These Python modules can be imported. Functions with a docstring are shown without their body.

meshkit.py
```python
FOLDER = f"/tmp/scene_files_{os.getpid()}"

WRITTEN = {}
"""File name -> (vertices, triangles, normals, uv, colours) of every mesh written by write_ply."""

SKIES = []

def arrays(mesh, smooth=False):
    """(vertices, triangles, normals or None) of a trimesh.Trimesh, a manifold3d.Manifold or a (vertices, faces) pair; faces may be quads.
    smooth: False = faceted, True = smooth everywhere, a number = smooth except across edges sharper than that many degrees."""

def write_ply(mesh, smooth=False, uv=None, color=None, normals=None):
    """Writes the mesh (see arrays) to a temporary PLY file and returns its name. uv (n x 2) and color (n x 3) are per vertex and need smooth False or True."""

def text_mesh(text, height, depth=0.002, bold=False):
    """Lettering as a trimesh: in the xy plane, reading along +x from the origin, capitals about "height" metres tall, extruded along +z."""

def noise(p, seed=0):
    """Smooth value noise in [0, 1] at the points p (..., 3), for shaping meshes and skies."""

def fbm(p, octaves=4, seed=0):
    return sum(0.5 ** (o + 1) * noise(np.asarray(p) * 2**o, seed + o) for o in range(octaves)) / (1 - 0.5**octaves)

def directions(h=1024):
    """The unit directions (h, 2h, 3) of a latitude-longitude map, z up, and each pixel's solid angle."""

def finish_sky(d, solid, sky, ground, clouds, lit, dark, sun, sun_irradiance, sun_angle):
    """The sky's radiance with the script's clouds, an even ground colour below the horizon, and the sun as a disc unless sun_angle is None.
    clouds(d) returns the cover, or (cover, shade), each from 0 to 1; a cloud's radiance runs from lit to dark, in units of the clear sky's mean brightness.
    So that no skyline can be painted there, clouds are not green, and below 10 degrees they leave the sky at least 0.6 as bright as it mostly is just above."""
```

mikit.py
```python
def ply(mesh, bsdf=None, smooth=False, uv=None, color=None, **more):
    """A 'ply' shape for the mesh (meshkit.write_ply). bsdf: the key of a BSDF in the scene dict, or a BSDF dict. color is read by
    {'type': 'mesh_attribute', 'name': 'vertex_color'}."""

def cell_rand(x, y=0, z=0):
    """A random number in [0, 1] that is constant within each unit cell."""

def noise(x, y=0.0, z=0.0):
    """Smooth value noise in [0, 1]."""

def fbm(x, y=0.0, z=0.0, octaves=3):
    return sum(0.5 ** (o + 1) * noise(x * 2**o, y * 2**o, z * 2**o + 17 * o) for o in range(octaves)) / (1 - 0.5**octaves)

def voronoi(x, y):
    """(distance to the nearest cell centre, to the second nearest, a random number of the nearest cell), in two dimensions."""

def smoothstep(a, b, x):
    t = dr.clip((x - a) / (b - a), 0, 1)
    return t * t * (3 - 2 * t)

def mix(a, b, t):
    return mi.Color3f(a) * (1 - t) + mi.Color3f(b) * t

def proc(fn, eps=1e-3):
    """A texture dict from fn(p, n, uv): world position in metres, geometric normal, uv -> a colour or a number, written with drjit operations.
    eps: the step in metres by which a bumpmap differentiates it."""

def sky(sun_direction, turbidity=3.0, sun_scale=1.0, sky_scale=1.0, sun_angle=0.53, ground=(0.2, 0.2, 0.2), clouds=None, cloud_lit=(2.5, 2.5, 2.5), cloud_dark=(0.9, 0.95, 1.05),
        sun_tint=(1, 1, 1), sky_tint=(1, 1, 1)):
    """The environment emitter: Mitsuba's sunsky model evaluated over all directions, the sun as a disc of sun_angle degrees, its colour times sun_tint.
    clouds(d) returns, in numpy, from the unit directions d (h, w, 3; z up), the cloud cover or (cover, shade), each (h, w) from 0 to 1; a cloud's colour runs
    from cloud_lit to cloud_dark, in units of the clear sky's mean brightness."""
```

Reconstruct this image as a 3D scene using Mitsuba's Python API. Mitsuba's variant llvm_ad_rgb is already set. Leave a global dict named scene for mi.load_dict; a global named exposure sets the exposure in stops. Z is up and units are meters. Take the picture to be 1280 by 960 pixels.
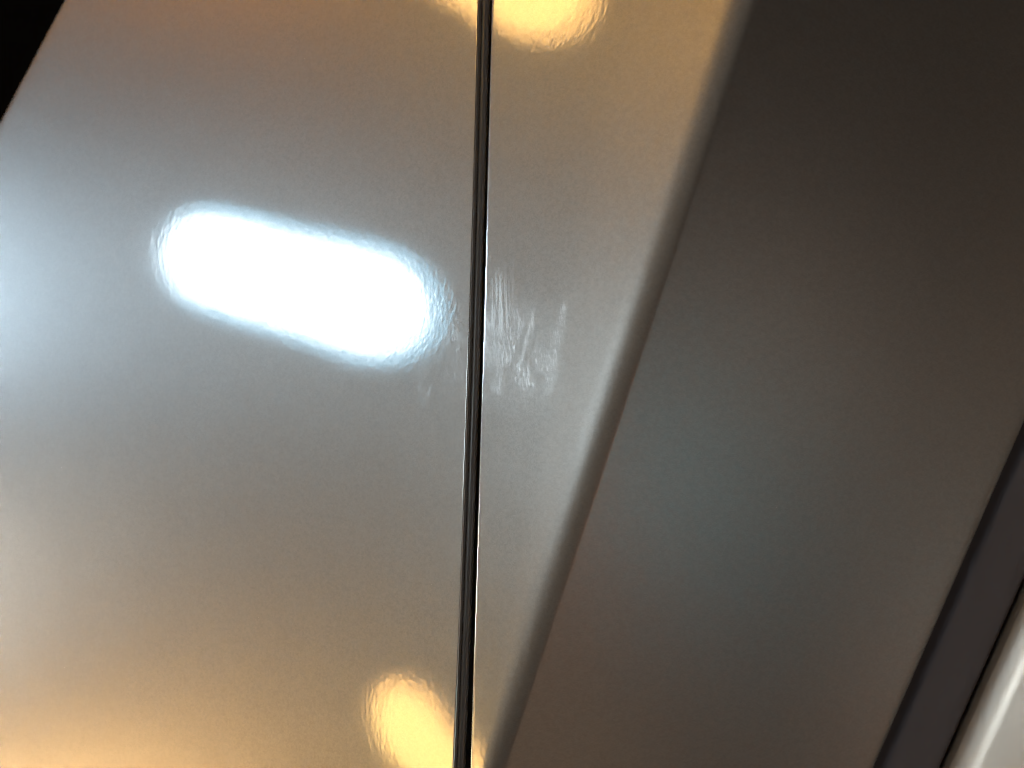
import math
import numpy as np, trimesh, mitsuba as mi, drjit as dr, mikit
from shapely.geometry import Polygon
from mikit import noise, fbm, smoothstep, cell_rand
T = mi.ScalarTransform4f
scene, labels = {}, {}
H = 0.95                                   # height of the bodywork above the floor, metres
exposure = 0.0

# ---------------------------------------------------------------- camera
scene['camera'] = dict(type='thinlens', fov=60.0, fov_axis='x', aperture_radius=0.0014, focus_distance=0.25,
    near_clip=0.005, far_clip=50.0,
    to_world=T().look_at(origin=[0.11737, 0, 0.22074 + H], target=[0, 0, H], up=[0, 1, 0]))

# ---------------------------------------------------------------- lamps (all out of view; the unmirrored ones placed for their light)
UP = (0, 0, 1)
SIDE = (1, 0, 0)
def same(r, g, b):
    return (r, g, b), (r, g, b)
LAMPS = [  # name, position, facing (away from the car), length, width, turn (deg), panel radiance, rim radiance, label
    ('offframe_ceiling_lamp', (-1.632, 0.294, 1.70), UP, 1.080, 0.339, -14.8, (4.0, 4.8, 5.3), (0.5, 1.25, 1.75), 'long cool white ceiling lamp with rounded ends, mirrored left of the dark gap'),
    ('offframe_ceiling_lamp', (-4.05, 0.46, 1.70), UP, 1.60, 0.90, -15, *same(13.7, 18.4, 22.3), 'bluish white ceiling lamp past the outer edge of the panel'),  # out of view, placed for the bluish glow at the outer edge
    ('offframe_ceiling_lamp', (-0.50, -0.10, 1.70), UP, 0.22, 0.40, -15, *same(7.6, 9.0, 9.5), 'small cool white ceiling lamp straight above the crease'),  # unseen, placed to brighten the flat strip next to the crease
    ('offframe_ceiling_lamp', (-4.7, -1.0, 1.70), UP, 1.60, 0.80, -15, *same(30, 28.4, 25.4), 'neutral white ceiling lamp farthest out from the gap'),  # out of view, placed to lift the outer half of the panel
    ('offframe_warm_lamp', (-0.94, 1.03, 1.70), UP, 0.58, 0.26, -33, (4.2, 2.9, 0.8), (2.8, 1.45, 0.42), 'warm yellow ceiling lamp mirrored at the top of the panels'),
    ('offframe_warm_lamp', (-1.085, -1.000, 1.70), UP, 0.60, 0.215, -38, (4.2, 2.9, 0.8), (2.8, 1.45, 0.42), 'warm yellow ceiling lamp mirrored at the foot of the dark gap'),
    ('offframe_warm_lamp', (-3.0, -2.0, 1.70), UP, 1.40, 0.90, -15, *same(46.3, 26.9, 10.2), 'warm ceiling lamp lighting the lower outer corner of the panel'),  # unseen, placed for the warm glow in the lower outer corner
    ('offframe_warm_lamp', (-0.30, 0.80, 1.70), UP, 0.20, 0.25, -15, *same(18, 9, 1.8), 'small warm ceiling lamp above the upper end of the crease'),  # out of view, placed to warm the paint at the crease top
    ('offframe_warm_lamp', (-2.6, 2.3, 1.70), UP, 1.30, 0.80, -15, *same(25, 9.2, 1.2), 'warm ceiling lamp past the upper outer corner of the panel'),  # unseen, placed for the warm tone in the upper outer corner
    ('unseen_wall_lamp', (2.6, -1.0, 0.30), SIDE, 0.8, 0.8, 0, *same(0.72, 0.52, 0.40), 'large dim square wall lamp facing the folded down side of the panel'),  # unseen light panel, gives the folded face its overall tone
    ('unseen_wall_lamp', (2.6, -1.8, 1.10), SIDE, 0.8, 0.8, 0, *same(2.4, 0.95, 0.4), 'reddish square wall lamp, highest of its group'),  # unseen light panel, placed to redden the folded face
    ('unseen_wall_lamp', (2.6, -3.4, 0.80), SIDE, 0.8, 0.8, 0, *same(2.1, 1.4, 0.85), 'large orange square wall lamp at the end of the group'),  # unseen light panel, placed to warm the lower folded face
    ('offframe_ceiling_lamp', (1.15, -0.5, 1.70), UP, 3.0, 1.5, -75, *same(0.13, 0.122, 0.108), 'very large dim ceiling lamp on the side of the folded down face'),  # added fill light, lifts the dark band along the fold
    ('unseen_wall_lamp', (1.65, -0.96, 0.37), (0.85, -0.49, 0.2), 0.36, 0.2, 0, *same(0.7, 3.2, 3.9), 'small bluish wall lamp in front of the large square ones'),  # out of view, placed for the soft bluish patch on the folded face
]

# ---------------------------------------------------------------- materials
ANG = math.radians(17)
CA, SA = math.cos(ANG), math.sin(ANG)

def along(uv):                              # s along the grain of the paint, q across it
    return uv.x * SA + uv.y * CA, uv.x * CA - uv.y * SA

def flake(p, n, uv):
    r = cell_rand(dr.floor(uv.x / 0.00030), dr.floor(uv.y / 0.00030), 3)
    r2 = noise(uv.x / 0.0007, uv.y / 0.0007, 5)
    k = 0.89 + 0.11 * r + 0.11 * r2
    return mi.Color3f(0.370, 0.372, 0.368) * k

def peel(p, n, uv):                         # fine drawn-out waviness of the clear coat
    s, q = along(uv)
    w = noise(q / 0.00062, s / 0.0012, 2.0) + 0.8 * noise(q / 0.0009 + 7, s / 0.0022, 4.0)
    return w * 4.1e-6 + 20e-6 * noise(uv.x / 0.02, uv.y / 0.02, 9)

def box(x, a0, a1, b0, b1):                 # soft window, rising over a0..a1 and falling over b0..b1
    return smoothstep(a0, a1, x) * (1 - smoothstep(b0, b1, x))

def streak(x, y, x0, y0, x1, y1, w, bow):   # a curved scuff from (x0, y0) to (x1, y1)
    t = (y - y0) / (y1 - y0)
    c = x0 + (x1 - x0) * t + bow * t * (1 - t)
    return box(x - c, -w, -0.2 * w, 0.2 * w, w) * box(t, -0.05, 0.12, 0.75, 1.1)

def scratch(p, n, uv):                      # wiped, hairline-scratched patch on both sides of the gap
    x, y = uv.x, uv.y
    fine = noise(x / 0.00020 + y / 0.0016, y / 0.0013, 4.0)
    hair = noise(x / 0.00020 + y / 0.0090, y / 0.0090, 1.0)
    fleck = smoothstep(0.55, 0.85, fine)
    blot = smoothstep(0.30, 0.62, fbm(x / 0.0045, y / 0.008, 3.0, octaves=2))
    patch = box(x, -0.0120, -0.0095, -0.002, 0.0125) * box(y, -0.012, 0.006, 0.014, 0.027) * (0.25 + 0.75 * fleck) * (0.35 + 0.75 * blot)
    wide = box(x, -0.0120, -0.0090, 0.010, 0.019) * box(y, -0.012, 0.004, 0.018, 0.026) * (0.16 + 0.5 * fleck * blot)
    tall = box(x, -0.0085, -0.0065, -0.003, 0.002) * box(y, 0.012, 0.019, 0.026, 0.037) * smoothstep(0.46, 0.74, hair)
    s1 = streak(x, y, 0.0165, 0.024, 0.0105, -0.004, 0.0026, 0.002) * (0.15 + 0.85 * fleck) * 0.9
    s2 = streak(x, y, 0.0075, 0.023, 0.0005, -0.001, 0.0009, 0.001) * (0.4 + 0.6 * fleck) * 0.8
    left = box(x, -0.0265, -0.0215, -0.0165, -0.0148) * box(y, -0.006, 0.004, 0.012, 0.018) * fleck * (0.2 + 0.8 * blot)
    low = box(x, -0.0330, -0.0310, -0.0285, -0.0265) * box(y, -0.010, -0.004, 0.002, 0.007) * fleck * 0.8
    return dr.clip(patch + wide + tall + s1 + s2 + left + low, 0, 1)

def coat_share(p, n, uv):                   # share of the clear coat lobe; scuffed spots scatter more light
    return 0.27 + 0.22 * scratch(p, n, uv)

def film(p, n, uv):                         # clear coat swapped for flat dark tone from the crease down, hiding lamp reflections
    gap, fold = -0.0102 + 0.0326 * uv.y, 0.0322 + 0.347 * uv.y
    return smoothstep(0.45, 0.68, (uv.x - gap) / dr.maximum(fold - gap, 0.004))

def flake_base(m, r):
    return dict(type='principled', base_color=mikit.proc(flake), metallic=m, roughness=r)

scene['mat_flake'] = dict(type='blendbsdf', weight=0.25, a=flake_base(0.95, 0.36), b=flake_base(0.75, 0.707))
scene['mat_coat'] = dict(type='bumpmap', arbitrary=mikit.proc(peel, eps=1.5e-4), scale=1.0,
    bsdf=dict(type='roughconductor', material='none', alpha=0.004, distribution='ggx'))
scene['mat_dull'] = dict(type='diffuse', reflectance={'type': 'rgb', 'value': (0.10, 0.09, 0.08)})  # dull tone standing in for the coat where lamp reflections are kept out
scene['mat_haze'] = dict(type='roughconductor', material='none', alpha=0.058, distribution='ggx')
scene['mat_paint'] = dict(type='twosided', bsdf=dict(type='blendbsdf', weight=mikit.proc(coat_share), a={'type': 'ref', 'id': 'mat_flake'},
    b=dict(type='blendbsdf', weight=mikit.proc(film),
    a=dict(type='blendbsdf', weight=mikit.proc(scratch), a={'type': 'ref', 'id': 'mat_coat'}, b={'type': 'ref', 'id': 'mat_haze'}),
    b={'type': 'ref', 'id': 'mat_dull'})))
scene['mat_pale'] = dict(type='twosided', bsdf=dict(type='principled', base_color={'type': 'rgb', 'value': (0.66, 0.58, 0.51)}, metallic=0.75, roughness=0.34))
scene['mat_rubber'] = dict(type='twosided', bsdf=dict(type='principled', base_color={'type': 'rgb', 'value': (0.07, 0.07, 0.074)}, roughness=0.30, specular=0.5))
scene['mat_trim'] = dict(type='twosided', bsdf=dict(type='principled', base_color={'type': 'rgb', 'value': (0.115, 0.108, 0.122)}, roughness=0.75, specular=0.4))
scene['mat_black'] = dict(type='twosided', bsdf=dict(type='diffuse', reflectance={'type': 'rgb', 'value': (0.0015, 0.0015, 0.0015)}))  # near black: darkness beyond the edge and in the gap put into colour
scene['mat_housing'] = dict(type='twosided', bsdf=dict(type='principled', base_color={'type': 'rgb', 'value': (0.6, 0.6, 0.6)}, roughness=0.4))

# ---------------------------------------------------------------- helpers
def add(key, mesh, bsdf, smooth=False, uv=None, **more):
    m = mesh
    if isinstance(m, trimesh.Trimesh):
        m = (np.array(m.vertices), np.array(m.faces))
    v = np.array(m[0], float) + [0, 0, H]
    scene[key] = mikit.ply((v, np.array(m[1])), bsdf, smooth=smooth, uv=uv, **more)

def loft(sections):
    """sections: (rows, columns, 3) -> vertices and quads"""
    s = np.asarray(sections, float)
    r, c = s.shape[:2]
    i, j = np.meshgrid(np.arange(r - 1), np.arange(c - 1), indexing='ij')
    q = np.stack([i * c + j, i * c + j + 1, (i + 1) * c + j + 1, (i + 1) * c + j], -1).reshape(-1, 4)
    return s.reshape(-1, 3), q

def bez(p0, p1, p2, n):
    t = np.linspace(0, 1, n)[:, None]
    return (1 - t) ** 2 * p0 + 2 * t * (1 - t) * p1 + t * t * p2

def lerp(a, b, t):
    return a + (b - a) * t

def unit(v):
    return v / np.linalg.norm(v)

Z = np.array([0, 0, 1.0])

def gap_left(y):
    return np.array([-0.0144 + 0.0377 * y - 0.045 * y * y, y, 0.0])

def gap_right(y):
    return np.array([-0.0102 + 0.0326 * y - 0.02 * y * y, y, 0.0])

def crease(y):
    return np.array([0.0322 + 0.347 * y, y, 0.0])

def left_edge(y):
    return np.array([-0.3456 + 0.98 * y - 0.10 * (y - 0.13) ** 2 - 0.003, y, 0.0])

# ---------------------------------------------------------------- the car: left panel
rows = np.linspace(0.24, -0.17, 90)
sec = []
for y in rows:
    g, l = gap_left(y), left_edge(y)
    out = unit(l - g)
    e = l
    flat = [lerp(l - out * 0.012, g - np.array([0.0006, 0, 0]), t) for t in np.linspace(0, 1, 60)]
    roll = bez(e - Z * 0.014, e, e - out * 0.012, 10)[:-1]
    gi = g + np.array([0, 0, 0.0])
    hem = bez(g - np.array([0.0006, 0, 0]), gi, gi - Z * 0.0014, 8)[1:]
    down = [gi - Z * d for d in (0.004, 0.009)]
    sec.append([e - Z * 0.03, *roll, *flat, *hem, *down])
v, q = loft(sec)
add('car__body_panel', (v, q), 'mat_paint', smooth=True, uv=v[:, :2])

# ---------------------------------------------------------------- the car: right panel, folding down at the crease
A, B = np.array([0.1289, -0.0206, -0.1088]), np.array([0.0878, -0.1294, -0.1020])
ed = unit(B - A)
EO = unit(np.cross(Z, ed)); EO = EO * np.sign(EO[0])
def low_edge(t):
    return A + ed * lerp(-0.20, 0.19, t)

sec = []
for t in np.linspace(0, 1, 90):
    y = lerp(0.20, -0.122, t)
    g, k, e = gap_right(y), crease(y), low_edge(t)
    dx = np.array([1.0, 0, 0])
    k = k + np.array([0.0004, 0, 0])
    r, r2 = min(0.0075, 0.45 * np.linalg.norm(k - g)), 0.0038
    dn = unit(e - k)
    a = unit(g - k)
    hem0 = [g - Z * 0.009, g - Z * 0.004]
    hem = bez(g - Z * 0.0013, g, g + dx * 0.0011, 9)
    flat = [lerp(g + dx * 0.0011, k + a * r, s) for s in np.linspace(0, 1, 30)][1:]
    fold = bez(k + a * r, k, k + dn * r2, 28)[1:]
    face = [lerp(k + dn * r2, e - dn * 0.008, s) for s in np.linspace(0, 1, 30)][1:]
    nrm = unit(np.cross(dn, -ed)); nrm = nrm * np.sign(nrm[2])
    lip = bez(e - dn * 0.008, e, e - nrm * 0.010, 10)[1:]
    sec.append([*hem0, *hem, *flat, *fold, *face, *lip, e - nrm * 0.02])
v, q = loft(sec)
add('car__body_panel_001', (v, q), 'mat_paint', smooth=True, uv=v[:, :2])

# ---------------------------------------------------------------- rubber seal down in the gap
def tube_along(points, prof):
    return loft([[p + np.array([a, 0, b]) for a, b in prof] for p in points])
ang = np.linspace(0, 2 * math.pi, 25)
mid = [lerp(gap_left(y), gap_right(y), 0.45) for y in rows[rows < 0.2]]
lip = [gap_left(y) for y in rows[rows < 0.2]]
add('car__rubber_seal', tube_along(lip, [(0.0007 + 0.0013 * math.cos(a), -0.0028 + 0.0013 * math.sin(a)) for a in ang]), 'mat_rubber', smooth=True)
add('car__gap_channel', tube_along(mid, [(-0.0032, -0.0065), (-0.0032, -0.010), (0.0034, -0.010), (0.0034, -0.0065)]), 'mat_black')  # floor of the gap, its deep shade put into the black colour

# ---------------------------------------------------------------- black trim strip and the pale lower panel
q20 = math.radians(20)
TR = EO * math.cos(q20) - Z * math.sin(q20)
TN = unit(np.cross(TR, ed)); TN = TN * np.sign(TN[2])
def strip(prof, t0=-0.25, t1=0.25, n=30):
    base = A - Z * 0.008
    return loft([[base + ed * t + TR * w + TN * h for w, h in prof] for t in np.linspace(t0, t1, n)])
prof = [(-0.020, -0.0045), (-0.003, -0.0030), (0.0015, -0.0012), (0.0050, -0.0002), (0.0085, 0.0), (0.0125, 0.0), (0.0160, -0.0008), (0.0182, -0.0030), (0.0192, -0.0075)]
v, q = strip(prof)
add('car__trim_strip', (v, q), 'mat_trim', smooth=True)
arc = [(0.0185 + 0.016 * (1 - math.cos(a)), 0.0060 + 0.016 * (math.sin(a) - 1)) for a in np.linspace(math.radians(30), math.radians(63), 18)]
prof = [(arc[0][0] + 0.0005, -0.02), *arc, (arc[-1][0] + 0.02, arc[-1][1] + 0.02 * math.tan(math.radians(27))), (arc[-1][0] + 0.14, arc[-1][1] + 0.14 * math.tan(math.radians(27)))]
v, q = strip(prof)
add('car__lower_panel', (v, q), 'mat_pale', smooth=True, uv=v[:, :2])

# black sheet added under the first panel's outer edge, standing for the darkness beyond
y = np.linspace(0.6, -0.3, 8)
add('car__dark_backing', loft([[left_edge(k) + np.array([0.06, 0, -0.06]), left_edge(k) + np.array([-0.05, 0, -0.085]), left_edge(k) + np.array([-0.7, 0, -0.12])] for k in y]), 'mat_black')

labels['car'] = {'label': 'satin champagne metallic bodywork with a narrow dark shut line, seen very close', 'category': 'car'}
labels['car__body_panel'] = {'label': 'flat panel left of the dark gap, mirroring a long white lamp'}
labels['car__body_panel_001'] = {'label': 'panel right of the dark gap, folding down into shade at a soft crease'}
labels['car__lower_panel'] = {'label': 'pale panel with a bright rounded edge in the bottom right corner'}
labels['car__trim_strip'] = {'label': 'matt black trim strip beside the pale panel'}

# ---------------------------------------------------------------- lamp builder
def stadium(length, width, shrink=0.0):
    r = width / 2 - shrink
    L = length / 2 - width / 2
    a = np.linspace(-math.pi / 2, math.pi / 2, 24)
    ex = 1.5
    right = [(L * 1.0 + (r * math.cos(t)) * ex - (ex - 1) * width / 2, r * math.sin(t)) for t in a]
    return Polygon(right + [(-x, -y) for x, y in right])

def lamp(kind, pos, away, length, width, turn, core, rim, label):
    x, y, z = pos
    n = sum(1 for k in labels if k.split('__')[0].rstrip('0123456789_') == kind)
    key = kind if n == 0 else f'{kind}_{n:03d}'
    w = unit(np.array(away, float)); vv = unit(np.cross(w, [1.0, 0, 0])) if abs(w[2]) > 0.9 else unit(np.cross(w, np.cross(Z, w)))
    R = np.eye(4); R[:3, :3] = np.column_stack([np.cross(vv, w), vv, w])
    M = trimesh.transformations.translation_matrix([x, y, z]) @ R @ trimesh.transformations.rotation_matrix(math.radians(turn), [0, 0, 1])
    def put(part, poly, z0, h, bsdf, e=None):
        m = trimesh.creation.extrude_polygon(poly, h, engine='earcut')
        m.apply_translation([0, 0, z0]); m.apply_transform(M)
        more = {} if e is None else {'emitter': dict(type='area', radiance={'type': 'rgb', 'value': [float(c) for c in e]})}
        add(f'{key}__{part}', m, bsdf, **more)
    put('housing', stadium(length + 0.01, width + 0.01), 0.03, 0.05, 'mat_housing')
    put('diffuser', stadium(length, width), 0.0, 0.028, 'mat_housing', rim)
    put('light_panel', stadium(length - 0.085, width - 0.07, 0), -0.012, 0.010, 'mat_housing', core)
    labels[key] = {'label': label, 'category': 'lamp'}
for args in LAMPS:
    lamp(*args)
